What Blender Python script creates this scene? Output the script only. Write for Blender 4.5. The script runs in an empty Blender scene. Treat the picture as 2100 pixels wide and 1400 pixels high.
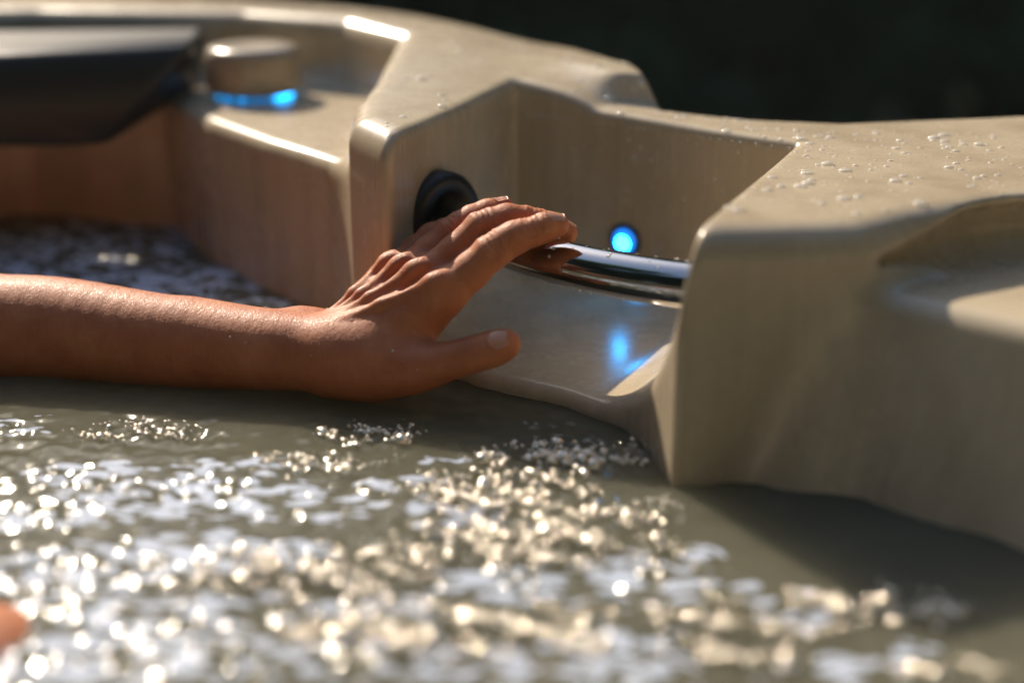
import bpy, bmesh, math, random
import numpy as np
from mathutils import Vector, Matrix
R = math.radians
C = bpy.context.scene
COL = C.collection
random.seed(5)
rng = np.random.default_rng(11)

# ------------------------------------------------------------------ camera
PITCH, CAMH, FL = 20.0, 0.34, 50.0
cam_d = bpy.data.cameras.new("camera"); cam = bpy.data.objects.new("camera", cam_d); COL.objects.link(cam)
cam.location = (0, 0, CAMH); cam.rotation_euler = (R(90 - PITCH), 0, 0)
cam_d.lens = FL; cam_d.sensor_width = 36; cam_d.clip_start = 0.01; cam_d.clip_end = 600
cam_d.dof.use_dof = True; cam_d.dof.focus_distance = 0.900; cam_d.dof.aperture_fstop = 1.75
C.camera = cam
# ------------------------------------------------------------------ light
SUN_EL, SUN_AZ = 37.0, -31.0          # azimuth from +Y, negative = to the left
w = bpy.data.worlds.new("World"); C.world = w; w.use_nodes = True
nt = w.node_tree; bg = nt.nodes["Background"]
sky = nt.nodes.new("ShaderNodeTexSky"); sky.sky_type = 'NISHITA'; sky.sun_disc = False
sky.sun_elevation = R(SUN_EL); sky.sun_rotation = R(SUN_AZ); sky.air_density = 1.0; sky.dust_density = 1.5
nt.links.new(sky.outputs[0], bg.inputs[0]); bg.inputs[1].default_value = 0.13
sd = bpy.data.lights.new("sun", 'SUN'); sun = bpy.data.objects.new("sun", sd); COL.objects.link(sun)
sd.energy = 5.0; sd.angle = R(0.55); sd.color = (1.0, 0.86, 0.68)
e, a = R(SUN_EL), R(SUN_AZ)
to_sun = Vector((math.sin(a) * math.cos(e), math.cos(a) * math.cos(e), math.sin(e)))
sun.rotation_euler = to_sun.to_track_quat('Z', 'Y').to_euler()
C.view_settings.view_transform = 'Standard'; C.view_settings.look = 'None'
C.view_settings.exposure = 0.36; C.view_settings.gamma = 1.0
C.render.engine = 'CYCLES'; C.cycles.use_denoising = True
C.cycles.max_bounces = 8; C.cycles.sample_clamp_indirect = 6.0; C.cycles.sample_clamp_direct = 0.0
C.cycles.use_adaptive_sampling = False; C.cycles.caustics_reflective = False; C.cycles.caustics_refractive = False

# ------------------------------------------------------------------ helpers
FPX = FL / 36 * 2100
cp, sp = math.cos(R(PITCH)), math.sin(R(PITCH))
def pt(px, py, Y):
    """photo pixel at world distance Y -> world point"""
    x = (px - 1050) / FPX; u = -(py - 700) / FPX
    d = (x, cp + u * sp, -sp + u * cp); t = Y / d[1]
    return np.array((d[0] * t, Y, CAMH + d[2] * t))
def pz(px, py, z):
    x = (px - 1050) / FPX; u = -(py - 700) / FPX
    d = (x, cp + u * sp, -sp + u * cp); t = (z - CAMH) / d[2]
    return np.array((d[0] * t, d[1] * t, z))

def tag(o, label=None, cat=None, group=None, kind=None):
    if label: o["label"] = label
    if cat: o["category"] = cat
    if group: o["group"] = group
    if kind: o["kind"] = kind
    return o
def empty(name, loc, label, cat, group=None):
    o = bpy.data.objects.new(name, None); COL.objects.link(o); o.location = loc
    o.empty_display_size = .02
    return tag(o, label, cat, group)
def mesh_obj(name, verts, faces, m, parent=None, smooth=True):
    me = bpy.data.meshes.new(name)
    verts = np.asarray(verts, dtype=np.float64)
    if parent is not None:
        verts = verts - np.array(parent.location)
    if isinstance(faces, np.ndarray):
        n, k = faces.shape
        me.vertices.add(len(verts)); me.vertices.foreach_set("co", verts.astype(np.float32).ravel())
        me.loops.add(n * k); me.loops.foreach_set("vertex_index", faces.astype(np.int32).ravel())
        me.polygons.add(n); me.polygons.foreach_set("loop_start", np.arange(0, n * k, k, dtype=np.int32))
        me.update(calc_edges=True); me.validate()
    else:
        me.from_pydata([tuple(v) for v in verts], [], faces)
    if smooth: me.polygons.foreach_set("use_smooth", [True] * len(me.polygons))
    me.materials.append(m)
    o = bpy.data.objects.new(name, me); COL.objects.link(o)
    if parent is not None: o.parent = parent
    return o
def frame_of(n):
    n = Vector(n).normalized(); q = n.to_track_quat('Z', 'Y'); return q.to_matrix()
def lathe(profile, centre, axis, seg=48):
    """profile [(r, h)...] revolved round axis through centre -> verts, faces"""
    M = frame_of(axis); c = Vector(centre); V = []; Fc = []
    for r, h in profile:
        for i in range(seg):
            t = 2 * math.pi * i / seg
            V.append(c + M @ Vector((r * math.cos(t), r * math.sin(t), h)))
    for j in range(len(profile) - 1):
        for i in range(seg):
            Fc.append((j * seg + i, j * seg + (i + 1) % seg, (j + 1) * seg + (i + 1) % seg, (j + 1) * seg + i))
    return [tuple(v) for v in V], Fc
def tube(pts, radii, seg=32, cap=True):
    pts = [Vector(p) for p in pts]; V = []; Fc = []
    up = Vector((0, 0, 1))
    for i, p in enumerate(pts):
        t = (pts[min(i + 1, len(pts) - 1)] - pts[max(i - 1, 0)]).normalized()
        s = t.cross(up).normalized(); u = s.cross(t)
        for k in range(seg):
            an = 2 * math.pi * k / seg
            V.append(tuple(p + (s * math.cos(an) + u * math.sin(an)) * radii[i]))
    for j in range(len(pts) - 1):
        for i in range(seg):
            Fc.append((j * seg + i, j * seg + (i + 1) % seg, (j + 1) * seg + (i + 1) % seg, (j + 1) * seg + i))
    if cap:
        Fc.append(tuple(range(seg))[::-1]); Fc.append(tuple((len(pts) - 1) * seg + i for i in range(seg)))
    return V, Fc

# ---- materials
def g3(v): return (v, v, v)
class Mat:
    def __init__(s, name, base=(.5, .5, .5), rough=.5, **kw):
        s.m = bpy.data.materials.new(name); s.m.use_nodes = True; s.t = s.m.node_tree
        s.b = s.t.nodes["Principled BSDF"]; s.b.inputs["Base Color"].default_value = (*base, 1); s.b.inputs["Roughness"].default_value = rough
        for k, v in kw.items():
            s.b.inputs[k.replace("_", " ")].default_value = v
    def n(s, ty, **kw):
        nd = s.t.nodes.new(ty)
        for k, v in kw.items():
            if k.startswith("i_"): nd.inputs[k[2:].replace("_", " ")].default_value = v
            else: setattr(nd, k, v)
        return nd
    def l(s, o, i): s.t.links.new(o, i)
    def coord(s, scale=(1, 1, 1), rot=(0, 0, 0)):
        g = s.n("ShaderNodeNewGeometry"); mp = s.n("ShaderNodeMapping"); mp.inputs["Scale"].default_value = scale
        mp.inputs["Rotation"].default_value = rot
        s.l(g.outputs["Position"], mp.inputs[0]); return mp.outputs[0]
    def noise(s, scale, detail=3, rough=.5, vec=None, dist=0):
        nd = s.n("ShaderNodeTexNoise"); nd.inputs["Scale"].default_value = scale; nd.inputs["Detail"].default_value = detail
        nd.inputs["Roughness"].default_value = rough; nd.inputs["Distortion"].default_value = dist
        s.l(vec if vec is not None else s.coord(), nd.inputs["Vector"]); return nd.outputs["Fac"]
    def ramp(s, fac, stops, interp='LINEAR'):
        r = s.n("ShaderNodeValToRGB"); cr = r.color_ramp; cr.interpolation = interp
        while len(cr.elements) < len(stops): cr.elements.new(.5)
        for el, (p, c) in zip(cr.elements, stops):
            el.position = p; el.color = (*c, 1) if len(c) == 3 else c
        s.l(fac, r.inputs[0]); return r.outputs[0]
    def bump(s, h, strength=.3, dist=.001, prev=None):
        b = s.n("ShaderNodeBump"); b.inputs["Strength"].default_value = strength; b.inputs["Distance"].default_value = dist
        s.l(h, b.inputs["Height"])
        if prev is not None: s.l(prev, b.inputs["Normal"])
        return b.outputs[0]

# beige acrylic shell: satin, faint mottling, streaky wetness
MA = Mat("beige_acrylic", (.46, .38, .265), .3, Coat_Weight=.18, Coat_Roughness=.15)
big = MA.noise(9, 3)
runs = MA.noise(1, 4, .55, MA.coord((34, 34, 2.2)))
mb = MA.n("ShaderNodeMath", operation='MULTIPLY_ADD'); MA.l(runs, mb.inputs[0]); mb.inputs[1].default_value = .75; MA.l(big, mb.inputs[2])
MA.l(MA.ramp(mb.outputs[0], [(.62, (.44, .355, .25)), (1.0, (.575, .485, .35))]), MA.b.inputs["Base Color"])
streak = MA.noise(1, 4, .6, MA.coord((110, 110, 7)))
wet = MA.noise(38, 4, .6)
mx = MA.n("ShaderNodeMath", operation='MULTIPLY'); MA.l(streak, mx.inputs[0]); MA.l(wet, mx.inputs[1])
MA.l(MA.ramp(mx.outputs[0], [(.10, g3(.24)), (.40, g3(.30))]), MA.b.inputs["Roughness"])
b1 = MA.bump(MA.noise(1, 3, .5, MA.coord((90, 90, 16))), .015, .0007)
b2 = MA.bump(MA.ramp(MA.noise(260, 2), [(.55, g3(0)), (.75, g3(1))]), .04, .0004, b1)
MA.l(b1, MA.b.inputs["Normal"]); MA.l(b2, MA.b.inputs["Coat Normal"])
M_ACR = MA.m
MC = Mat("chrome", (.50, .50, .51), .05, Metallic=1.0)
MC.l(MC.bump(MC.noise(220, 2), .12, .0003), MC.b.inputs["Normal"]); M_CHROME = MC.m
M_BLACK = Mat("black_rubber", (.008, .008, .01), .42).m
MP = Mat("black_vinyl", (.010, .011, .015), .5, Coat_Weight=.12, Coat_Roughness=.2)
MP.l(MP.bump(MP.noise(60, 3), .3, .002), MP.b.inputs["Normal"]); M_VINYL = MP.m
M_CAP = Mat("satin_cap", (.36, .30, .22), .3, Coat_Weight=.5, Coat_Roughness=.15).m
def emit(name, col, st):
    m = Mat(name, (0.02, .1, .2), .2); m.b.inputs["Emission Color"].default_value = (*col, 1); m.b.inputs["Emission Strength"].default_value = st
    return m
EL = emit("led_lens_glow", (.01, .17, .75), 1.2)
M_LED = EL.m
M_LEDC = emit("led_core_glow", (.010, .40, 1.0), 24.0).m
ER = emit("led_ring_glow", (.01, .36, 1.0), 4.0); ER.l(ER.ramp(ER.noise(38, 1), [(.40, g3(.35)), (.62, g3(6.0))]), ER.b.inputs["Emission Strength"])
M_LED2 = ER.m
M_BEZ = Mat("led_bezel", (.02, .06, .12), .15, Coat_Weight=1.0).m
# skin
MS = Mat("wet_skin", (.47, .20, .105), .58, Subsurface_Weight=.15, Subsurface_Scale=.006, Coat_Weight=.06, Coat_Roughness=.14)
MS.b.inputs["Subsurface Radius"].default_value = (1, .35, .2)
sk = MS.noise(45, 4, .6)
MS.l(MS.ramp(sk, [(.3, (.40, .115, .042)), (.55, (.48, .160, .062)), (.75, (.56, .215, .095))]), MS.b.inputs["Base Color"])
vor = MS.n("ShaderNodeTexVoronoi", feature='DISTANCE_TO_EDGE'); vor.inputs["Scale"].default_value = 620
MS.l(MS.coord((1.0, .5, .9), (0, R(35), 0)), vor.inputs["Vector"])
n1 = MS.bump(MS.ramp(vor.outputs["Distance"], [(0, g3(0)), (.12, g3(1))]), .2, .0004)
n2 = MS.bump(MS.noise(1, 3, .6, MS.coord((420, 200, 90), (0, R(32), 0))), .5, .0009, n1)
n3 = MS.bump(MS.noise(140, 3), .16, .0009, n2)
MS.l(n3, MS.b.inputs["Normal"])
n4 = MS.bump(MS.ramp(MS.noise(700, 2), [(.62, g3(0)), (.72, g3(1))]), .5, .0006, n3)
MS.l(n4, MS.b.inputs["Coat Normal"])
M_SKIN = MS.m
M_NAIL = Mat("fingernail", (.60, .27, .16), .35, Coat_Weight=.25, Subsurface_Weight=.1).m
M_HAIR = Mat("dark_hair", (.03, .018, .012), .45).m
# turbid water
MW = Mat("turbid_water", (.135, .135, .098), .12, IOR=1.45, Subsurface_Weight=.75, Subsurface_Scale=.09)
MW.b.subsurface_method = 'BURLEY'; MW.b.inputs["Subsurface Radius"].default_value = (1, .9, .7)
MW.b.inputs["Specular IOR Level"].default_value = .18
aer = MW.noise(14, 4, .6)
ch = MW.n("ShaderNodeAttribute", attribute_name="sky_foam")
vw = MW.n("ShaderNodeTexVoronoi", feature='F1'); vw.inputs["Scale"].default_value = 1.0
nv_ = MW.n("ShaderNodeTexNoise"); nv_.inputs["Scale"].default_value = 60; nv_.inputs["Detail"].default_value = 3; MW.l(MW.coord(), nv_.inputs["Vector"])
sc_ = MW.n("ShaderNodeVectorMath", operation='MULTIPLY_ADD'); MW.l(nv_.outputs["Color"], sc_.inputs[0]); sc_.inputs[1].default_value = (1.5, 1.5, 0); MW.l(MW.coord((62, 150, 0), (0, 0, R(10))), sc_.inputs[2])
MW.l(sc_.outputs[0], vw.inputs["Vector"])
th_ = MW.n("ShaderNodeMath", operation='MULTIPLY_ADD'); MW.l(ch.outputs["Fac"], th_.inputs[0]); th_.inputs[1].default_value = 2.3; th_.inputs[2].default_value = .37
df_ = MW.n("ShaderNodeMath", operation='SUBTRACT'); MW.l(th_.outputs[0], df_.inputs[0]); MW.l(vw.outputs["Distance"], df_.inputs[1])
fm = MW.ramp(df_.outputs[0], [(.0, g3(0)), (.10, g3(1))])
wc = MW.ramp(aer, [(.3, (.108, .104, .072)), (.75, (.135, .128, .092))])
mxc = MW.n("ShaderNodeMix", data_type='RGBA'); MW.l(fm, mxc.inputs[0]); MW.l(wc, mxc.inputs[6]); mxc.inputs[7].default_value = (.54, .60, .72, 1)  # pale blue patches paint sky reflections and foam into the water colour
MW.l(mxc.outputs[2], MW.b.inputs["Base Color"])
MW.l(MW.bump(MW.noise(170, 2, .5), .10, .0010), MW.b.inputs["Normal"])
M_WATER = MW.m
MD = Mat("clear_water_drop", (1.0, .98, .93), .13, IOR=2.0, Alpha=.40, Coat_Weight=1.0, Coat_Roughness=.04); M_DROP = MD.m
MF = Mat("foam_bubble", (1.0, .90, .72), .17, Metallic=.75, IOR=1.9, Alpha=.85, Coat_Weight=1.0, Coat_Roughness=.12, Coat_IOR=2.0); M_FOAM = MF.m
ML = Mat("dark_leaves", (.02, .05, .03), .95); ML.b.inputs["Specular IOR Level"].default_value = .1
ML.l(ML.ramp(ML.noise(1.2, 3), [(.3, (.035, .09, .06)), (.7, (.08, .13, .09))]), ML.b.inputs["Base Color"]); M_LEAF = ML.m
tl_ = ML.n("ShaderNodeBsdfTranslucent"); tl_.inputs[0].default_value = (.09, .20, .12, 1); ms_ = ML.n("ShaderNodeMixShader"); ms_.inputs[0].default_value = .45
ML.l(ML.b.outputs[0], ms_.inputs[1]); ML.l(tl_.outputs[0], ms_.inputs[2]); ML.l(ms_.outputs[0], ML.t.nodes["Material Output"].inputs[0])
MT = Mat("bark", (.05, .035, .025), .9); MT.l(MT.bump(MT.noise(1, 4, .6, MT.coord((20, 20, 3))), .6, .02), MT.b.inputs["Normal"]); M_BARK = MT.m
MG = Mat("shaded_lawn", (.02, .035, .02), .9)
MG.l(MG.ramp(MG.noise(1.5, 5), [(.3, (.012, .022, .014)), (.7, (.03, .045, .025))]), MG.b.inputs["Base Color"])
MG.l(MG.bump(MG.noise(40, 4), .6, .02), MG.b.inputs["Normal"]); M_GROUND = MG.m
MK = Mat("dark_cabinet", (.06, .045, .035), .5); MK.l(MK.bump(MK.noise(1, 3, .6, MK.coord((60, 60, 2))), .3, .003), MK.b.inputs["Normal"]); M_CAB = MK.m

# ------------------------------------------------------------------ distance-field modelling
def smin(a, b, k):
    h = np.maximum(k - np.abs(a - b), 0) / k
    return np.minimum(a, b) - h * h * k * .25
def smax(a, b, k): return -smin(-a, -b, k)
def smooth(t): t = np.clip(t, 0, 1); return t * t * (3 - 2 * t)
def poly_sd(P, x, y):
    """signed distance to a closed plan polygon, negative inside"""
    P = np.asarray(P, dtype=float); n = len(P)
    d = np.full(np.broadcast(x, y).shape, 1e9); s = np.ones(d.shape)
    for i in range(n):
        ax, ay = P[i]; bx, by = P[i - 1]
        ex, ey = bx - ax, by - ay; wx, wy = x - ax, y - ay
        t = np.clip((wx * ex + wy * ey) / (ex * ex + ey * ey), 0, 1)
        dx, dy = wx - ex * t, wy - ey * t
        d = np.minimum(d, dx * dx + dy * dy)
        c1 = y >= ay; c2 = y < by; c3 = ex * wy > ey * wx
        s = np.where((c1 & c2 & c3) | (~c1 & ~c2 & ~c3), -s, s)
    return s * np.sqrt(d)
def surface_nets(val, X, Y, Z):
    S = val < 0
    nx, ny, nz = val.shape
    cnt = np.zeros((nx - 1, ny - 1, nz - 1), dtype=np.uint8)
    for dx in (0, 1):
        for dy in (0, 1):
            for dz in (0, 1):
                cnt += S[dx:nx - 1 + dx, dy:ny - 1 + dy, dz:nz - 1 + dz]
    act = (cnt > 0) & (cnt < 8)
    idx = -np.ones(cnt.shape, dtype=np.int64); I, J, K = np.nonzero(act); idx[I, J, K] = np.arange(len(I))
    acc = np.zeros((len(I), 3)); num = np.zeros(len(I))
    cs = [(0, 0, 0), (1, 0, 0), (0, 1, 0), (1, 1, 0), (0, 0, 1), (1, 0, 1), (0, 1, 1), (1, 1, 1)]
    for a_ in range(8):
        for b_ in range(a_ + 1, 8):
            A, B = cs[a_], cs[b_]
            if sum(abs(A[q] - B[q]) for q in range(3)) != 1: continue
            va = val[I + A[0], J + A[1], K + A[2]]; vb = val[I + B[0], J + B[1], K + B[2]]
            m = (va < 0) != (vb < 0); t = np.where(m, va / np.where(m, va - vb, 1), 0)
            pa = np.stack([X[I + A[0]], Y[J + A[1]], Z[K + A[2]]], 1); pb = np.stack([X[I + B[0]], Y[J + B[1]], Z[K + B[2]]], 1)
            acc += np.where(m[:, None], pa + (pb - pa) * t[:, None], 0); num += m
    V = acc / num[:, None]; Q = []
    def quads(m, o, flip_axis):
        i, j, k = np.nonzero(m); return i, j, k
    # x edges
    c = S[:-1, 1:-1, 1:-1] != S[1:, 1:-1, 1:-1]; i, j, k = np.nonzero(c); f = S[i, j + 1, k + 1]
    q = np.stack([idx[i, j, k], idx[i, j + 1, k], idx[i, j + 1, k + 1], idx[i, j, k + 1]], 1); q[~f] = q[~f][:, ::-1]; Q.append(q)
    c = S[1:-1, :-1, 1:-1] != S[1:-1, 1:, 1:-1]; i, j, k = np.nonzero(c); f = S[i + 1, j, k + 1]
    q = np.stack([idx[i, j, k], idx[i, j, k + 1], idx[i + 1, j, k + 1], idx[i + 1, j, k]], 1); q[~f] = q[~f][:, ::-1]; Q.append(q)
    c = S[1:-1, 1:-1, :-1] != S[1:-1, 1:-1, 1:]; i, j, k = np.nonzero(c); f = S[i + 1, j + 1, k]
    q = np.stack([idx[i, j, k], idx[i + 1, j, k], idx[i + 1, j + 1, k], idx[i, j + 1, k]], 1); q[~f] = q[~f][:, ::-1]; Q.append(q)
    return V, np.concatenate(Q)
def project(V, f, lim, n=3):
    h = 2e-4
    for _ in range(n):
        v = f(V); g = np.stack([f(V + np.eye(3)[i] * h) - v for i in range(3)], 1) / h
        g2 = np.maximum((g * g).sum(1), .2)
        st = -(v / g2)[:, None] * g
        ln = np.linalg.norm(st, axis=1, keepdims=True); st *= np.minimum(1, lim / np.maximum(ln, 1e-12))
        V = V + st
    return V
def axis(*segs):
    out = []
    for a0, b0, h in segs:
        n = max(1, int(round((b0 - a0) / h))); out += list(np.linspace(a0, b0, n, endpoint=False))
    out.append(segs[-1][1]); return np.array(out)

# ------------------------------------------------------------------ the hot tub shell
OUTER = [(.98, 1.02), (.60, 1.035), (.42, 1.045), (.30, 1.028), (.235, 1.015), (.17, 1.028), (.118, 1.048), (.100, 1.12), (.05, 1.20), (-.085, 1.33), (-.25, 1.43), (-.49, 1.505), (-.80, 1.50), (-1.15, 1.34),
         (-1.32, .9), (-1.35, -.4), (-1.2, -.95), (.7, -.95), (1.0, -.6), (1.08, .3), (1.07, .95)]
# water-side outline of the high body (rim) : the void
HIGH = [(.088, .706), (.190, .729), (.222, .754), (.29, .790), (.42, .82), (.60, .72), (.72, .45), (.72, -.45), (.45, -.70), (-.85, -.70), (-1.05, -.4), (-1.05, .85),
        (-.85, 1.22), (-.62, 1.315), (-.44, 1.340), (-.25, 1.320), (-.15, 1.27), (-.096, 1.20), (-.104, 1.05), (-.112, .985), (-.109, .935), (-.082, .893), (-.03, .872), (.03, .840), (.072, .792)]
# outline of the low body (seat backs, shelves) at the water
LOW = [(-.02, .852), (.03, .822), (.070, .786), (.098, .738), (.17, .729), (.205, .80), (.46, .82), (.64, .66), (.68, .45), (.68, -.45), (.42, -.66), (-.82, -.66), (-1.0, -.38), (-1.0, .80),
       (-.80, 1.16), (-.60, 1.27), (-.44, 1.285), (-.305, 1.240), (-.245, 1.130), (-.185, 1.05), (-.150, 1.01), (-.130, .985), (-.090, .915)]
SEAT = [(.165, .736), (.204, .727), (.274, .668), (.32, .610), (.38, .50), (.42, .2), (2, .2), (2, 2), (.195, 2)]
NICHE = [(-.078, .893), (-.038, .981), (.002, 1.066), (.058, 1.030), (.190, .940), (.089, .703), (.05, .55), (-.12, .70)]
def top_h(x, y):
    z = .140 + .018 * smooth((.20 - x) / .38)
    # raised deck towards the far corner, with a steep little face at its right end
    d = np.minimum((.104 - x) * .9, (y - 1.062))
    z = z + .021 * smooth(d / (.016 + .30 * smooth((.085 - x) / .09)) + .5)
    return z + .006 * smooth((x - .3) / .3)
def low_h(x, y):
    return .118 + 0 * x - .050 * smooth((x - .05) / .1)
GROOVE = [(.198, .742), (.225, .764), (.29, .794), (.42, .824), (.50, .80)]
def groove_d(x, y):
    d = np.full(np.broadcast(x, y).shape, 1e9)
    for (ax, ay), (bx, by) in zip(GROOVE[:-1], GROOVE[1:]):
        t = np.clip(((x - ax) * (bx - ax) + (y - ay) * (by - ay)) / ((bx - ax) ** 2 + (by - ay) ** 2), 0, 1)
        d = np.minimum(d, np.hypot(x - ax - t * (bx - ax), y - ay - t * (by - ay)))
    return d
def shell_parts2d(x, y):
    return dict(o=poly_sd(OUTER, x, y), h=-poly_sd(HIGH, x, y), l=-poly_sd(LOW, x, y), s=poly_sd(SEAT, x, y), n=poly_sd(NICHE, x, y), th=top_h(x, y), lh=low_h(x, y), zb=.008 + .090 * np.clip(1 - np.maximum((.089 - x) * .92 + (y - .703) * .392, 0) / .078, 0, 1) ** 2.2, gr=.003 + .018 * smooth((x - .195) / .075), g=groove_d(x, y))
def shell_f(D, z):
    o, h, l, s, n, th, lh, zb = (D[k] for k in 'o h l s n th lh zb'.split())
    # rim (crowned towards both edges)
    high = smax(smax(h, z - th, .022), -(z + .02), .01)
    low = smax(l, z - lh, .012)
    seat = smax((s + (z - .102) * .36) * .94, z - .102, .011)
    d = smin(smin(high, low, .012), seat, .014)
    d = smax(d, -(np.sqrt(D["g"] ** 2 + ((z - .117) * 1.2) ** 2) - D["gr"]), .006)
    nic = smax(n, -(z - zb), .036)
    d = smax(d, -nic, .008)
    d = smin(d, -.0 + np.maximum(-.5 - z, -.5 - z) * -1.0 + 0 * o, .02)      # basin floor half-space z < -.5
    d = smax(d, o, .018)
    return d
XA = axis((-1.40, -.62, .02), (-.62, -.14, .005), (-.14, .42, .0032), (.42, 1.12, .02))
YA = axis((-1.0, .60, .03), (.60, 1.14, .0032), (1.14, 1.36, .005), (1.36, 1.54, .01))
ZA = axis((-.80, -.48, .04), (-.48, -.04, .03), (-.04, .215, .0032))
gx, gy = np.meshgrid(XA, YA, indexing='ij')
D2 = {k: v[:, :, None].astype(np.float32) for k, v in shell_parts2d(gx, gy).items()}
val = shell_f(D2, ZA[None, None, :].astype(np.float32))
V, Q = surface_nets(val, XA, YA, ZA); del val
V = project(V, lambda P: shell_f(shell_parts2d(P[:, 0], P[:, 1]), P[:, 2]), .004, 3)
tub = empty("hot_tub", (-.1, .25, -.8), "beige acrylic hot tub with a recessed handle pocket and wet rounded rim", "hot tub")
shell = mesh_obj("shell", V, Q, M_ACR, tub)
def out_ring(off, z):
    P = np.array(OUTER); c = P.mean(0); r = []
    for p in P:
        v = p - c; r.append((*(p - v / np.linalg.norm(v) * off), z))
    return r
ra, rb = out_ring(-.004, -.10), out_ring(-.004, -.80); n_ = len(ra)
mesh_obj("cabinet", ra + rb, [(i, (i + 1) % n_, n_ + (i + 1) % n_, n_ + i) for i in range(n_)], M_CAB, tub, smooth=False)

# grab bar with flanges
def bez(p0, p1, p2, n):
    p0, p1, p2 = (np.array(p, float) for p in (p0, p1, p2))
    return [(1 - t) ** 2 * p0 + 2 * t * (1 - t) * p1 + t * t * p2 for t in np.linspace(0, 1, n)]
BR = .0143
bA, bM, bB = pt(912, 436, .955), pt(1062, 556, .852), pt(1530, 597, .785)
bar_pts = bez(bA, bM, bB, 40)
Vb, Fb = tube(bar_pts, [BR] * 40, 40)
bar = mesh_obj("grab_bar", Vb, Fb, M_CHROME, tub)
wn = Vector((.25, -.07, 0)); wl = Vector((.1257, -.0337, 0)).normalized()   # left pocket wall normal (facing right)
wall_dir = Vector((-.040 + .0735, .975 - .850, 0)).normalized(); nrm = Vector((wall_dir.y, -wall_dir.x, 0))
nrm = Vector((.70, -.71, .0)).normalized()
fc = Vector(pt(903, 444, .945))
Vf, Ff = lathe([(.0, -.03), (.0315, -.03), (.0315, .004), (.029, .0085), (.0195, .0095), (.0185, .004), (.0, .004)], fc, nrm)
fl = mesh_obj("flange", Vf, Ff, M_BLACK, tub)
Vf, Ff = lathe([(.0, -.004), (.02, -.004), (.02, .005), (.0135, .009), (.0, .009)], Vector(bB), Vector((-1, -.2, 0)))
mesh_obj("flange", Vf, Ff, M_BLACK, tub)
# LED in the pocket's rear wall
wd = Vector((.190 - .058, .940 - 1.030, 0)).normalized(); ln = Vector((wd.y, -wd.x, 0))
lp = pt(1281, 496, 1.0)
for t_, ln_ in ((Vector((.0842, 1.0122, .051)) + ln * .0012, ln), (Vector((-.0835, .8925, .034)), Vector((-.45, -.89, 0)))):
    Vf, Ff = lathe([(.0, -.003), (.0128, -.003), (.0128, .0012), (.0116, .0024), (.0104, .0018), (.0, .0014)], t_, ln_)
    led = mesh_obj("led_light", Vf, Ff, M_BEZ, tub)
    for nm_, prof, m_, dz_ in (("lens", [(.0, .0006), (.0098, .0012), (.0094, .0028), (.0070, .0038), (.0, .0044)], M_LED, 0), ("lens_core", [(.0064, .0036), (.0060, .0046), (.0, .0056)], M_LEDC, -.0012)):
        Vf, Ff = lathe(prof, t_ + Vector((0, 0, dz_)), ln_)
        q_ = mesh_obj(nm_, Vf, Ff, m_, led); q_.data.transform(Matrix.Translation(-Vector(tub.location)))
# lit control knob on the far shelf
kc = pz(524, 196, .118)
kp = [(0, .0035), (.033, .0035), (.040, .0055), (.0415, .009), (.0415, .035), (.039, .041), (.033, .0435), (.015, .042), (0, .0415)]
Vf, Ff = lathe(kp, kc, (0, 0, 1), 64); knob = mesh_obj("control_knob", Vf, Ff, M_CAP, tub)
Vf, Ff = lathe([(0, -.002), (.032, -.002), (.032, .0060), (0, .0060)], kc, (0, 0, 1), 64)
lr = mesh_obj("light_ring", Vf, Ff, M_LED2, knob); lr.data.transform(Matrix.Translation(-Vector(tub.location)))

# black neck pillow in front of the far corner
def rounded_hull(pts8, name, m, parent, bev, seg=6):
    bm = bmesh.new(); vs = [bm.verts.new(p) for p in pts8]
    bmesh.ops.convex_hull(bm, input=vs)
    bmesh.ops.dissolve_limit(bm, angle_limit=.02, verts=bm.verts, edges=bm.edges)
    bmesh.ops.bevel(bm, geom=list(bm.edges), offset=bev, segments=seg, profile=.5, affect='EDGES')
    me = bpy.data.meshes.new(name); bm.to_mesh(me); bm.free(); me.materials.append(m)
    me.polygons.foreach_set("use_smooth", [True] * len(me.polygons))
    o = bpy.data.objects.new(name, me); COL.objects.link(o); o.parent = parent; return o
pb = [pt(-260, 66, 1.30), pt(420, 56, 1.30), pt(412, 178, 1.27), pt(-260, 190, 1.28), pt(-260, 128, 1.135), pt(392, 96, 1.20), pt(212, 304, 1.15), pt(-260, 308, 1.15)]
pil = rounded_hull([tuple(p) for p in pb], "neck_pillow", M_VINYL, None, .007)
tag(pil, "black padded vinyl neck pillow hanging on the far inner wall of the tub", "pillow")

# ------------------------------------------------------------------ water
def waves(x, y, seed, n, lmin, lmax, exp=1.0, aniso=.0):
    r = np.random.default_rng(seed); out = np.zeros_like(x)
    for _ in range(n):
        L = lmin * (lmax / lmin) ** r.random(); th = r.random() * 2 * math.pi; k = 2 * math.pi / L
        out += (L ** exp) * np.sin(k * (x * math.cos(th) + y * math.sin(th)) + r.random() * 6.283)
    return out / math.sqrt(n)
def blob(x, y, cx, cy, rx, ry): return np.exp(-(((x - cx) / rx) ** 2 + ((y - cy) / ry) ** 2))
def clumps(x, y, L):
    t = np.zeros_like(x)
    for px, py, rx, ry, q in L:
        c = pz(px, py, 0); t = np.maximum(t, q * blob(x, y, c[0], c[1], rx, ry))
    return t
BACK = [(200, 500, .10, .06, 1), (40, 540, .10, .06, 1), (400, 580, .07, .05, 1), (560, 625, .06, .03, .8)]
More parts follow.
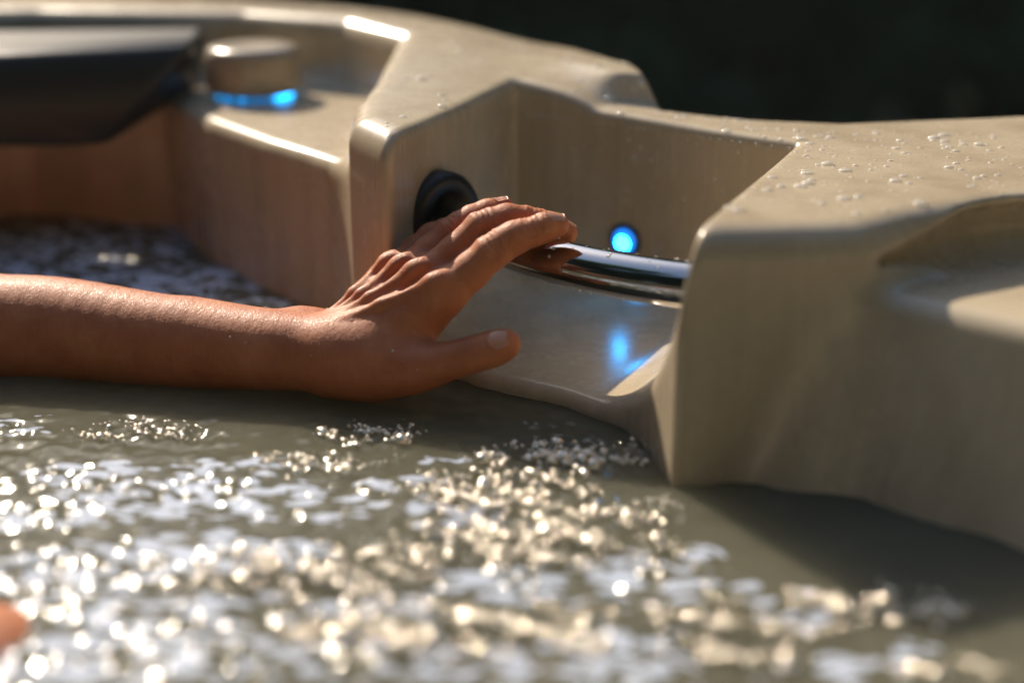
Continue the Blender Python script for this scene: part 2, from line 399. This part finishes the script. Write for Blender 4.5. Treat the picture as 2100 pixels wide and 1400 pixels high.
WARM = [(940, 1100, .05, .02, .8), (1350, 1130, .03, .02, .7), (1620, 1290, .03, .015, .7), (450, 1200, .05, .02, .6), (760, 885, .035, .02, .9), (640, 950, .05, .02, .7), (1150, 935, .05, .025, 1.1), (1010, 1010, .055, .03, 1.1), (1090, 1110, .05, .035, 1.1), (1280, 1050, .04, .015, .8), (680, 1170, .07, .03, 1.0),
        (820, 1290, .07, .03, 1.0), (1100, 1290, .05, .03, .9), (1440, 1260, .03, .025, .8), (1800, 1240, .05, .02, 1.0), (1520, 1340, .04, .02, .7), (280, 880, .05, .02, .7), (230, 1010, .03, .02, .6), (1950, 1380, .04, .02, .7)]
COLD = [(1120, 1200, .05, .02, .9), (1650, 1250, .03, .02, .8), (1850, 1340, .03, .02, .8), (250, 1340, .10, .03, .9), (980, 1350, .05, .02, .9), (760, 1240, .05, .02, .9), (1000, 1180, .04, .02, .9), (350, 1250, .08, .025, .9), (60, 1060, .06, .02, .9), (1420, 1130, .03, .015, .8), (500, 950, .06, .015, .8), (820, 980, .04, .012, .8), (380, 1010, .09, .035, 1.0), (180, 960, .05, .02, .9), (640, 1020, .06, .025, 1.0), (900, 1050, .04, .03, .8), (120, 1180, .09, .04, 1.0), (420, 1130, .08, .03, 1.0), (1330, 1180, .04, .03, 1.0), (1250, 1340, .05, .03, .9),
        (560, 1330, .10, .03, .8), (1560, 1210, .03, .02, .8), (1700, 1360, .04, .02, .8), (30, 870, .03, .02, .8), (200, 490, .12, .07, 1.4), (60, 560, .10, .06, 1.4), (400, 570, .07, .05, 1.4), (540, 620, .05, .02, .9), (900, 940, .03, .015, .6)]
def turb(x, y):
    """how churned the water is (jets), 0..1.2"""
    t = np.maximum(.62 * clumps(x, y, COLD), 1.0 * clumps(x, y, WARM)) + .17
    t = t + .5 * clumps(x, y, BACK)
    t = t * (.62 + .75 * np.clip(waves(x, y, 3, 14, .03, .12, 0) * .6 + .5, 0, 1))
    return np.clip(t, 0, 1.2)
def water_h(x, y):
    t = turb(x, y)
    big = waves(x, y, 7, 16, .05, .16) * .020
    mid = waves(x, y, 8, 30, .011, .036)
    mid = mid / .0285; mid = np.sign(mid) * np.abs(mid) ** .9 * .0285
    fine = waves(x, y, 9, 30, .006, .014)
    return -.002 + big * (.25 + .5 * t) + mid * .048 * (.06 + t) + fine * .075 * t * (.3 + t)
XW = axis((-1.02, -.46, .01), (-.46, .36, .0016), (.36, .72, .01)); YW = axis((-.70, .50, .02), (.50, 1.16, .0016), (1.16, 1.34, .004))
wx, wy = np.meshgrid(XW, YW, indexing='ij'); wz = water_h(wx, wy)
nX, nY = wx.shape; ii = np.arange(nX * nY).reshape(nX, nY)
qf = np.stack([ii[:-1, :-1], ii[1:, :-1], ii[1:, 1:], ii[:-1, 1:]], -1).reshape(-1, 4)
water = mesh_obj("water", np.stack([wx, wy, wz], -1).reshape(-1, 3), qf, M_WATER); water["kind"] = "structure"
at_ = water.data.attributes.new("sky_foam", 'FLOAT', 'POINT')
ch_ = np.clip((clumps(wx, wy, COLD) - .50) * .45, -.3, .085)  # mask for the painted sky-reflection and foam patches
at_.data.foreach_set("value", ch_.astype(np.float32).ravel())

# bubbles of foam riding on the churned water, and loose drops on shell and arm
def domes(specs, seg=10, rings=4, full=False):
    """specs: (pos, normal, r, flat) -> verts, quads ; a low dome or a ball"""
    V = []; Fq = []; base = 0
    top = math.pi if full else math.pi * .5
    for p, n, r, fl_ in specs:
        M = frame_of(n); p = Vector(p)
        for j in range(rings + 1):
            ph = top * (1 - j / rings) if not full else math.pi * (1 - (j + .02) / (rings + .04))
            rr = math.sin(ph) * r if j < rings or full else 1e-5
            h = math.cos(ph) * r * fl_
            for i in range(seg):
                t = 2 * math.pi * i / seg
                V.append(p + M @ Vector((rr * math.cos(t), rr * math.sin(t), h)))
        for j in range(rings):
            for i in range(seg):
                Fq.append((base + j * seg + i, base + j * seg + (i + 1) % seg, base + (j + 1) * seg + (i + 1) % seg, base + (j + 1) * seg + i))
        base += (rings + 1) * seg
    return np.array([tuple(v) for v in V]), np.array(Fq)
cand = []
while len(cand) < 6300:
    x, y = rng.uniform(-.42, .34, 4000), rng.uniform(.52, 1.12, 4000)
    keep = rng.random(4000) < np.clip(clumps(x, y, WARM) - .25, 0, 1) ** 1.5 * 1.3 * np.clip(waves(x, y, 31, 14, .010, .045, 0) * .9 + .25, 0, 1)
    cand += list(zip(x[keep], y[keep]))
cand = np.array(cand[:6300]); cz = water_h(cand[:, 0], cand[:, 1])
sp_ = [((x, y, z + .0002 + abs(rng.normal(0, .0016))), (rng.normal(0, .15), rng.normal(0, .15), 1), float(np.clip(rng.lognormal(-7.05, .55), .0003, .0042)), .8) for (x, y), z in zip(cand, cz)]
Vd, Fd = domes(sp_, 8, 4)
foam = mesh_obj("foam_bubbles", Vd, Fd, M_FOAM); tag(foam, "glittering foam bubbles riding on the churned tub water", "foam", kind="stuff")

drops = []
def on_rim(x, y):
    p = np.array([[x, y, float(top_h(np.array(x), np.array(y)))]])
    f = lambda P: shell_f(shell_parts2d(P[:, 0], P[:, 1]), P[:, 2])
    p = project(p, f, .01, 5); h = 1e-3; v = f(p); g = np.array([float((f(p + np.eye(3)[i] * h) - v)[0]) for i in range(3)])
    return p[0], g / np.linalg.norm(g)
for _ in range(700):
    zone = rng.random()
    if zone < .55: px, py = rng.uniform(1450, 2100), 255 + abs(rng.normal(0, 90))
    elif zone < .9: px = rng.uniform(900, 1650); py = 150 + (px - 900) * .14 + rng.normal(0, 30)
    else: px, py = rng.uniform(780, 1000), rng.uniform(150, 330)
    q = pz(px, py, .145)
    if poly_sd(OUTER, q[0:1], q[1:2])[0] > -.012 or poly_sd(HIGH, q[0:1], q[1:2])[0] < .008 or poly_sd(NICHE, q[0:1], q[1:2])[0] < .004: continue
    p, g = on_rim(q[0], q[1]); r = float(np.clip(rng.lognormal(-6.7, .6), .0005, .0045)); drops.append((p, g, r, rng.uniform(.3, .55)))
# drops clinging to the pocket's lip and rear wall
for _ in range(110):
    t = rng.random(); x = .002 + t * .188; y = (1.066 - (x - .002) * .643 if x < .058 else 1.030 - (x - .058) * .682)
    z = .135 - abs(rng.normal(0, .035)) if rng.random() < .6 else .135
    p = np.array([[x, y, max(z, .03)]]); f = lambda P: shell_f(shell_parts2d(P[:, 0], P[:, 1]), P[:, 2]); p = project(p, f, .01, 5)
    h = 1e-3; v = f(p); g = np.array([float((f(p + np.eye(3)[i] * h) - v)[0]) for i in range(3)])
    drops.append((p[0], g / np.linalg.norm(g), float(rng.uniform(.0004, .0013)), .6))
# drops under and on the bar
for _ in range(60):
    i = rng.integers(16, 36); c = np.array(bar_pts[i]); an = rng.choice([rng.normal(-1.5, .25), rng.uniform(.2, 2.2)])
    tt = np.array(bar_pts[i + 1]) - c; tt /= np.linalg.norm(tt); s = np.cross(tt, (0, 0, 1)); s /= np.linalg.norm(s); u = np.cross(s, tt)
    nn = s * math.cos(an) + u * math.sin(an); drops.append((c + nn * BR, nn, float(rng.uniform(.0005, .0016)), .75))
Vd, Fd = domes(drops, 12, 5)
dr = mesh_obj("water_droplets", Vd, Fd, M_DROP); tag(dr, "clear water droplets beaded on the beige rim and chrome bar", "droplets", kind="stuff")

# ------------------------------------------------------------------ the person
# groups of round cones; px,py,Y,r(mm)
HY = -.015
def K(px, py, Y, r): return (pt(px, py, Y + (HY if px > 600 else HY * max(px, 0) / 600)), r / 1000)
def W(x, y, z, r): return (np.array((x, y, z), float), r)
GROUPS = []
def spline(nodes, n):
    P = np.array([np.append(p, r) for p, r in nodes]); out = []
    Pe = np.vstack([2 * P[0] - P[1], P, 2 * P[-1] - P[-2]])
    for i in range(1, len(Pe) - 2):
        for t in np.linspace(0, 1, n, endpoint=False):
            a0, a1, a2, a3 = Pe[i - 1], Pe[i], Pe[i + 1], Pe[i + 2]
            q = .5 * (2 * a1 + (a2 - a0) * t + (2 * a0 - 5 * a1 + 4 * a2 - a3) * t * t + (3 * a1 - a0 - 3 * a2 + a3) * t ** 3); out.append((q[:3], q[3]))
    out.append((P[-1][:3], P[-1][3])); return out
def chain(nodes, k, kin=.006): GROUPS.append(([(nodes[i], nodes[i + 1]) for i in range(len(nodes) - 1)], kin, k))
ELB = K(-60, 678, .905, 38)
body = []
def seg_(a_, b_): body.append((a_, b_))
SH = W(-.76, .80, .02, .056)
seg_(ELB, W(-.56, .90, .015, .047)); seg_(W(-.56, .90, .015, .047), SH)
seg_(SH, W(-0.9, 0.58, -.02, .075)); seg_(W(-0.9, 0.58, -.02, .075), W(-0.94, 0.36, .02, .058))
seg_(W(-0.8, 0.68, -.08, .095), W(-0.82, 0.6, -.42, .115)); seg_(W(-0.9, 0.5, -.08, .095), W(-0.9, 0.52, -.42, .115))
seg_(W(-0.8, 0.56, -.44, .12), W(-0.9, 0.56, -.44, .12))
seg_(W(-0.87, 0.59, .05, .052), W(-0.85, 0.6, .16, .05))
seg_(W(-0.86, 0.6, .24, .078), W(-0.84, 0.61, .29, .082)); seg_(W(-0.815, 0.62, .19, .045), W(-0.79, 0.63, .17, .032))
seg_(W(-0.775, 0.635, .25, .012), W(-0.748, 0.645, .222, .011))
seg_(W(-0.94, 0.36, .02, .05), W(-0.86, 0.21, -.25, .038)); seg_(W(-0.86, 0.21, -.25, .038), W(-0.66, 0.26, -.33, .028))
seg_(W(-0.8, 0.58, -.42, .095), W(-.250, .553, -.0565, .058)); seg_(W(-.250, .553, -.0565, .058), W(-.14, .50, -.42, .045))
seg_(W(-0.88, 0.46, -.42, .095), W(-.35, .20, -.12, .058)); seg_(W(-.35, .20, -.12, .058), W(-.2, .2, -.46, .045))
GROUPS.append((body, .02, .01))
# forearm: radius and ulna sides, flattening to the wrist
chain(spline([ELB, K(110, 675, .900, 35), K(300, 695, .886, 31), K(450, 709, .875, 27.5), K(580, 719, .864, 25), K(690, 727, .855, 22.8), K(760, 737, .848, 21)], 5), .010, .0012)
chain(spline([K(400, 704, .886, 26), K(520, 710, .886, 22), K(600, 708, .882, 20), K(680, 704, .877, 18)], 4), .012, .0012)
GROUPS.append(([(K(622, 672, .886, 12.5), K(640, 674, .886, 12.5))], .006, .012))     # ulnar head
# palm: metacarpals
MCP = [K(908, 604, .848, 13.2), K(868, 576, .865, 12.4), K(838, 563, .881, 11.6), K(812, 556, .897, 10.6)]
CAR = [K(735, 716, .856, 15), K(725, 704, .868, 15), K(712, 696, .879, 14.5), K(700, 694, .889, 13)]
for m_, c_ in zip(MCP, CAR): chain([c_, ((c_[0] + m_[0]) / 2 + np.array((.001, 0, .001)), 0.0128), m_], .012, .012)
chain([K(700, 728, .86, 20), K(770, 705, .858, 19), K(838, 660, .862, 15)], .014, .012)
chain([K(720, 712, .885, 15), K(790, 650, .893, 14)], .014, .012)
for i_ in range(3):      # flesh between the knuckles
    chain([(MCP[i_][0] + np.array((-.006, 0, -.0045)), .0100), (MCP[i_ + 1][0] + np.array((-.006, 0, -.0045)), .0095)], .010, .004)
    chain([(MCP[i_][0] + np.array((.007, 0, .004)), .0075), (MCP[i_ + 1][0] + np.array((.007, 0, .004)), .0070)], .009, .004)
# thumb
chain(spline([K(690, 736, .850, 21.5), K(765, 750, .842, 20.5), K(832, 754, .834, 17.4), K(885, 748, .828, 14.0), K(930, 737, .823, 11.4), K(975, 725, .820, 11.0), K(1008, 716, .818, 11.0), K(1030, 708, .816, 9.8), K(1041, 704, .816, 7.8)], 4), .014, .0010)
chain([K(780, 720, .85, 14), K(880, 640, .856, 10)], .016, .012)      # web
# fingers
FI = [K(908, 604, .848, 13.2), K(965, 557, .851, 11.3), K(1014, 511, .853, 11.2), K(1054, 488, .8555, 10.0), K(1093, 473, .858, 9.4), K(1122, 465, .860, 8.6), K(1143, 462, .8612, 7.2)]
FM = [K(868, 576, .865, 12.4), K(936, 517, .869, 10.8), K(992, 465, .872, 11.0), K(1040, 451, .876, 9.8), K(1090, 453, .881, 9.3), K(1130, 464, .884, 8.4), K(1162, 477, .886, 7.0)]
FR = [K(838, 563, .881, 11.6), K(884, 515, .889, 10.2), K(931, 471, .896, 10.3), K(968, 451, .901, 9.2), K(1000, 437, .905, 8.6), K(1032, 426, .908, 7.0)]
FP = [K(812, 556, .897, 10.6), K(850, 516, .908, 8.8), K(885, 485, .916, 8.6), K(915, 472, .922, 7.6), K(945, 465, .927, 6.5)]
for f_ in (FI, FM, FR, FP): chain(f_, .0045, .0035)
def cone_d(P, a_, b_):
    pa, ra_ = a_; pb_, rb_ = b_
    ba = pb_ - pa; l2 = float(ba @ ba)
    x, y, z = P[0] - pa[0], P[1] - pa[1], P[2] - pa[2]
    t = np.clip((x * ba[0] + y * ba[1] + z * ba[2]) / l2, 0, 1)
    dx, dy, dz = x - ba[0] * t, y - ba[1] * t, z - ba[2] * t
    return np.sqrt(dx * dx + dy * dy + dz * dz) - (ra_ + (rb_ - ra_) * t)
# dorsal tendons, knuckle caps and skin folds as small additions / cuts
EXTRA = []      # (a, b, k, sign, depth)
up_d = np.array((-.25, -.50, .83)); up_d /= np.linalg.norm(up_d)
TW = [K(700, 690, .858, 2), K(692, 684, .864, 2), K(684, 680, .870, 2), K(676, 680, .877, 2)]
for (mp_, mr), (tw, _) in zip(MCP, TW):
    a1 = tw + up_d * .0125; b1_ = mp_ + up_d * (mr - .0006)
    mid_ = (a1 * .55 + b1_ * .45) + up_d * (.0006)
    EXTRA.append(((a1, .0018), (mid_, .0019), .006, 1)); EXTRA.append(((mid_, .0019), (b1_, .0024), .006, 1))
    EXTRA.append(((b1_ - np.array((.002, 0, .0005)), .0036), (b1_ + np.array((.002, 0, .001)), .0034), .010, 1))
for i in range(3):   # hollows between the tendons / knuckles
    a1 = (MCP[i][0] + MCP[i + 1][0]) / 2 + up_d * .0135; EXTRA.append(((a1 - np.array((.014, 0, .009)), .0008), (a1 + np.array((.007, 0, .007)), .0014), .006, -1))
def finger_folds(F, js):
    for j in js:
        p = F[j][0]; r = F[j][1]
        d0 = F[j + 1][0] - p; d0 /= np.linalg.norm(d0)
        side = np.cross(d0, up_d); side /= np.linalg.norm(side); upn = np.cross(side, d0)
        for o_, dep in ((-.0040, .3), (-.0016, 1), (.0009, .8), (.0034, .4)):
            arc = [p + d0 * (o_ * (1 + .25 * math.cos(an * 2)) + .0003 * math.sin(an * 4 + o_ * 900)) + (upn * math.cos(an) + side * math.sin(an)) * (r + .0011) for an in np.linspace(-1.15, 1.15, 16)]
            for q in range(15):
                f0 = .0011 + .00048 * dep * math.cos((q / 15 - .5) * 2.6); f1 = .0011 + .00048 * dep * math.cos(((q + 1) / 15 - .5) * 2.6)
                EXTRA.append(((arc[q], f0), (arc[q + 1], f1), .0012, -1))
finger_folds(FI, (2, 4)); finger_folds(FM, (2, 4)); finger_folds(FR, (2,))
def body_field(P, grid=False):
    """P: (x,y,z) arrays (open grid or points)"""
    def run(sl, src):
        return [c[sl[i]] if grid else c[sl] for i, c in enumerate(src)]
    shp = np.broadcast(*P).shape if grid else P[0].shape
    out = np.full(shp, .05, dtype=np.float64 if not grid else np.float32)
    def box(segs, mg):
        lo = np.min([np.minimum(a_[0] - a_[1], b_[0] - b_[1]) for a_, b_ in segs], 0) - mg
        hi = np.max([np.maximum(a_[0] + a_[1], b_[0] + b_[1]) for a_, b_ in segs], 0) + mg
        return lo, hi
    def region(lo, hi):
        if grid:
            sls = []
            for i in range(3):
                ax = P[i].ravel(); sls.append(slice(int(np.searchsorted(ax, lo[i])), int(np.searchsorted(ax, hi[i]))))
            sub = [P[0][sls[0]], P[1][:, sls[1]], P[2][:, :, sls[2]]]
            return tuple(sls), sub
        m = (P[0] > lo[0]) & (P[0] < hi[0]) & (P[1] > lo[1]) & (P[1] < hi[1]) & (P[2] > lo[2]) & (P[2] < hi[2])
        return m, [P[0][m], P[1][m], P[2][m]]
    for segs, kin, k in GROUPS:
        lo, hi = box(segs, max(.03, kin)); s, sub = region(lo, hi)
        g_ = None
        for a_, b_ in segs:
            d = cone_d(sub, a_, b_); g_ = d if g_ is None else smin(g_, d, kin)
        if g_ is None or g_.size == 0: continue
        kk = k if k is not None else .006
        out[s] = smin(out[s], g_, kk)
    for a_, b_, k, sg in EXTRA:
        lo, hi = box([(a_, b_)], k + .002); s, sub = region(lo, hi)
        d = cone_d(sub, a_, b_)
        if d.size == 0: continue
        out[s] = smin(out[s], d, k) if sg > 0 else smax(out[s], -d, k)
    return out
XB = axis((-1.06, -.42, .012), (-.42, -.16, .0025), (-.16, .055, .0009)); YB = axis((-.02, .78, .012), (.78, .955, .0011), (.955, 1.05, .008))
ZB = axis((-.60, -.035, .012), (-.035, .128, .0010), (.128, .44, .010))
PB = [XB[:, None, None].astype(np.float32), YB[None, :, None].astype(np.float32), ZB[None, None, :].astype(np.float32)]
vb = body_field(PB, True)
V, Q = surface_nets(vb, XB, YB, ZB); del vb
fb = lambda P: body_field((P[:, 0], P[:, 1], P[:, 2]))
V = project(V, fb, .003, 2)
person = empty("person", (-.88, .56, -.5), "bather reaching a wet tanned arm across the water to hold the chrome bar", "person")
mesh_obj("body", V, Q, M_SKIN, person)
# hair
hv, hf = lathe([(0, -.10), (.05, -.095), (.082, -.05), (.092, 0), (.085, .05), (.05, .085), (0, .098)], (-.875, .595, .285), (0, 0, 1), 32)
mesh_obj("hair", hv, hf, M_HAIR, person)
# nails: curved plates lying on the finger tips
def nail(F, up, wid, len_, ext, shift=0.0):
    p1, r1 = F[-1]; p0 = F[-2][0]; d0 = p1 - p0; d0 /= np.linalg.norm(d0)
    up = np.array(up, float); up -= d0 * (up @ d0); up /= np.linalg.norm(up); sd_ = np.cross(d0, up)
    nu, nv = 14, 11; T = []
    for i in range(nu + 1):
        for j in range(nv):
            u = i / nu; v = (j / (nv - 1) - .5) * 2
            au = (u - 1) * len_ * (1 - .10 * v * v) + shift
            if u < .35: au += (1 - u / .35) ** 2 * len_ * .18 * v * v
            ang = v * wid * .5 / (r1 + .001)
            T.append(p1 + d0 * au + (up * math.cos(ang) + sd_ * math.sin(ang)) * (r1 + .0012))
    T = project(np.array(T), lambda P: fb(P) - .00035, .0012, 4).reshape(nu + 1, nv, 3)
    # free edge: carry on along the finger past the tip
    dirn = T[nu] - T[nu - 2]; dirn /= np.linalg.norm(dirn, axis=1, keepdims=True)
    ex = [T[nu] + (dirn * .5 + d0 * .6) * ext * q * (1 - .35 * (np.linspace(-1, 1, nv) ** 2)[:, None]) for q in (.5, 1.0)]
    T = np.concatenate([T, np.array(ex)], 0); nu += 2
    Tb = T - up * .00055
    V = np.concatenate([T.reshape(-1, 3), Tb.reshape(-1, 3)]); n1_ = (nu + 1) * nv; Fc = []
    for i in range(nu):
        for j in range(nv - 1):
            a0 = i * nv + j; q = (a0, a0 + nv, a0 + nv + 1, a0 + 1); Fc.append(q); Fc.append(tuple(n1_ + t for t in q[::-1]))
    rim = [i * nv for i in range(nu)] + [nu * nv + j for j in range(nv - 1)] + [i * nv + nv - 1 for i in range(nu, 0, -1)] + [j for j in range(nv - 1, 0, -1)]
    for i in range(len(rim)):
        a0, b0 = rim[i], rim[(i + 1) % len(rim)]; Fc.append((a0, b0, n1_ + b0, n1_ + a0))
    return mesh_obj("fingernail", V, Fc, M_NAIL, person)
nail(FI, (-.25, -.35, 1), .0105, .0105, .0016, .0035)
nail(FM, (.25, .1, 1), .010, .009, .0008, .0030)
nail(FR, (-.4, -.1, 1), .009, .009, .0016, .0035)
TH = [K(1008, 716, .818, 11.0), K(1038, 705, .816, 8.8)]
nail(TH, (.30, -.62, .75), .0115, .0115, .0006, .0050)
# beads of water on the arm
ad = []
sel = rng.permutation(np.nonzero((V[:, 0] > -.36) & (V[:, 2] > .012))[0])[:150]
Pn = V[sel]; h = 3e-4; v0 = fb(Pn); G = np.stack([fb(Pn + np.eye(3)[i] * h) - v0 for i in range(3)], 1); G /= np.linalg.norm(G, axis=1, keepdims=True)
for p, g_ in zip(Pn, G):
    if g_[2] > .15: ad.append((p, g_, float(np.clip(rng.lognormal(-7.7, .4), .0003, .0010)), .6))
Vd, Fd = domes(ad, 8, 4)
ar = mesh_obj("skin_droplets", Vd, Fd, M_DROP); tag(ar, "tiny clear water beads on the wet arm and knuckles", "droplets", kind="stuff")

# ------------------------------------------------------------------ surroundings
S_ = 120
gr = mesh_obj("ground", [(-S_, -S_, -.8), (S_, -S_, -.8), (S_, S_, -.8), (-S_, S_, -.8)], [(0, 1, 2, 3)], M_GROUND, smooth=False); gr["kind"] = "structure"
def tree_mesh(seed, h_, rad, nleaf):
    r = np.random.default_rng(seed)
    # clumps along a conical crown, leaves round each clump
    nc = 90; t = r.random(nc) ** .8; az = r.random(nc) * 6.283
    rr = rad * (1 - t) ** .75 * (.45 + .55 * np.sqrt(r.random(nc))) + .08
    cl = np.stack([rr * np.cos(az), rr * np.sin(az), .15 + t * (h_ - .2)], 1)
    ci = r.integers(0, nc, nleaf); c = cl[ci] + r.normal(0, .17, (nleaf, 3)) * np.array((1, 1, .75))
    a_ = r.normal(0, 1, (nleaf, 3)); a_ /= np.linalg.norm(a_, axis=1, keepdims=True); b_ = np.cross(a_, r.normal(0, 1, (nleaf, 3))); b_ /= np.linalg.norm(b_, axis=1, keepdims=True)
    s = r.uniform(.04, .10, (nleaf, 1)); V = np.stack([c - a_ * s, c - b_ * s * .5, c + a_ * s, c + b_ * s * .5], 1).reshape(-1, 3)
    return V, np.arange(nleaf * 4).reshape(-1, 4)
TREES = []
for i in range(3):
    hgt, rad = 3.5 + .25 * i, 1.05 + .12 * i
    root = empty("evergreen_tree", (0, 0, 0), "x", "tree")
    Vt, Ft = tree_mesh(50 + i, hgt, rad, 11000); mesh_obj("crown", Vt, Ft, M_LEAF, root, smooth=False)
    Vt, Ft = tube([(0, 0, 0), (.02, .01, hgt * .5), (0, 0, hgt * .95)], [.11, .07, .012], 12); mesh_obj("trunk", Vt, Ft, M_BARK, root)
    TREES.append(root)
spots = [(-3.5, 4.6, .85), (-2.5, 5.0, .66), (-1.35, 4.9, .64), (-.3, 5.0, .68), (.75, 4.6, 1.05), (1.7, 4.8, 1.2), (2.7, 4.7, 1.2), (3.7, 4.6, 1.2), (-4.4, 3.6, 1.1),
         (-1.9, 6.0, .72), (-.8, 6.1, .72), (-3.0, 6.1, .8), (.3, 5.9, .9), (1.3, 6.0, 1.3), (2.3, 6.1, 1.3), (3.4, 6.0, 1.3),
         (4.6, 2.6, 1.4), (4.3, .9, 1.4), (4.2, -.9, 1.4), (-4.3, 1.9, 1.3), (-4.1, .2, 1.4), (-4.0, -1.5, 1.4),
         (-2.9, -3.0, 1.5), (-1.5, -3.4, 1.5), (0, -3.5, 1.5), (1.5, -3.3, 1.5), (3.0, -2.6, 1.5)]
for i, (x, y, sc) in enumerate(spots):
    src = TREES[i % 3]
    if i < 3: o = src
    else:
        o = src.copy(); COL.objects.link(o)
        for ch in list(src.children):
            c = ch.copy(); COL.objects.link(c); c.parent = o
    o.location = (x, y, -.8); o.rotation_euler.z = i * 1.7; o.scale = (max(1, sc), max(1, sc), sc)
    o["label"] = "dark evergreen tree blurred in the shade around the tub"; o["category"] = "tree"; o["group"] = "dark trees around the tub"

# thin scattering veil added to lift the dark tones like lens flare
mh = bpy.data.materials.new("veil_air"); mh.use_nodes = True; th2 = mh.node_tree; th2.nodes.remove(th2.nodes["Principled BSDF"])
pv = th2.nodes.new("ShaderNodeVolumePrincipled"); pv.inputs["Color"].default_value = (.80, .95, .92, 1); pv.inputs["Density"].default_value = .004; pv.inputs["Anisotropy"].default_value = .2
th2.links.new(pv.outputs[0], th2.nodes["Material Output"].inputs["Volume"])
B_ = 124; z0, z1 = -1.8, 6.5
hz = mesh_obj("flare_veil", [(x, y, z) for z in (z0, z1) for y in (-B_, B_) for x in (-B_, B_)], [(0, 2, 3, 1), (4, 5, 7, 6), (0, 1, 5, 4), (2, 6, 7, 3), (0, 4, 6, 2), (1, 3, 7, 5)], mh, smooth=False)
tag(hz, "thin veil added in the air to lift the dark tones like lens flare", "flare_veil", kind="stuff")
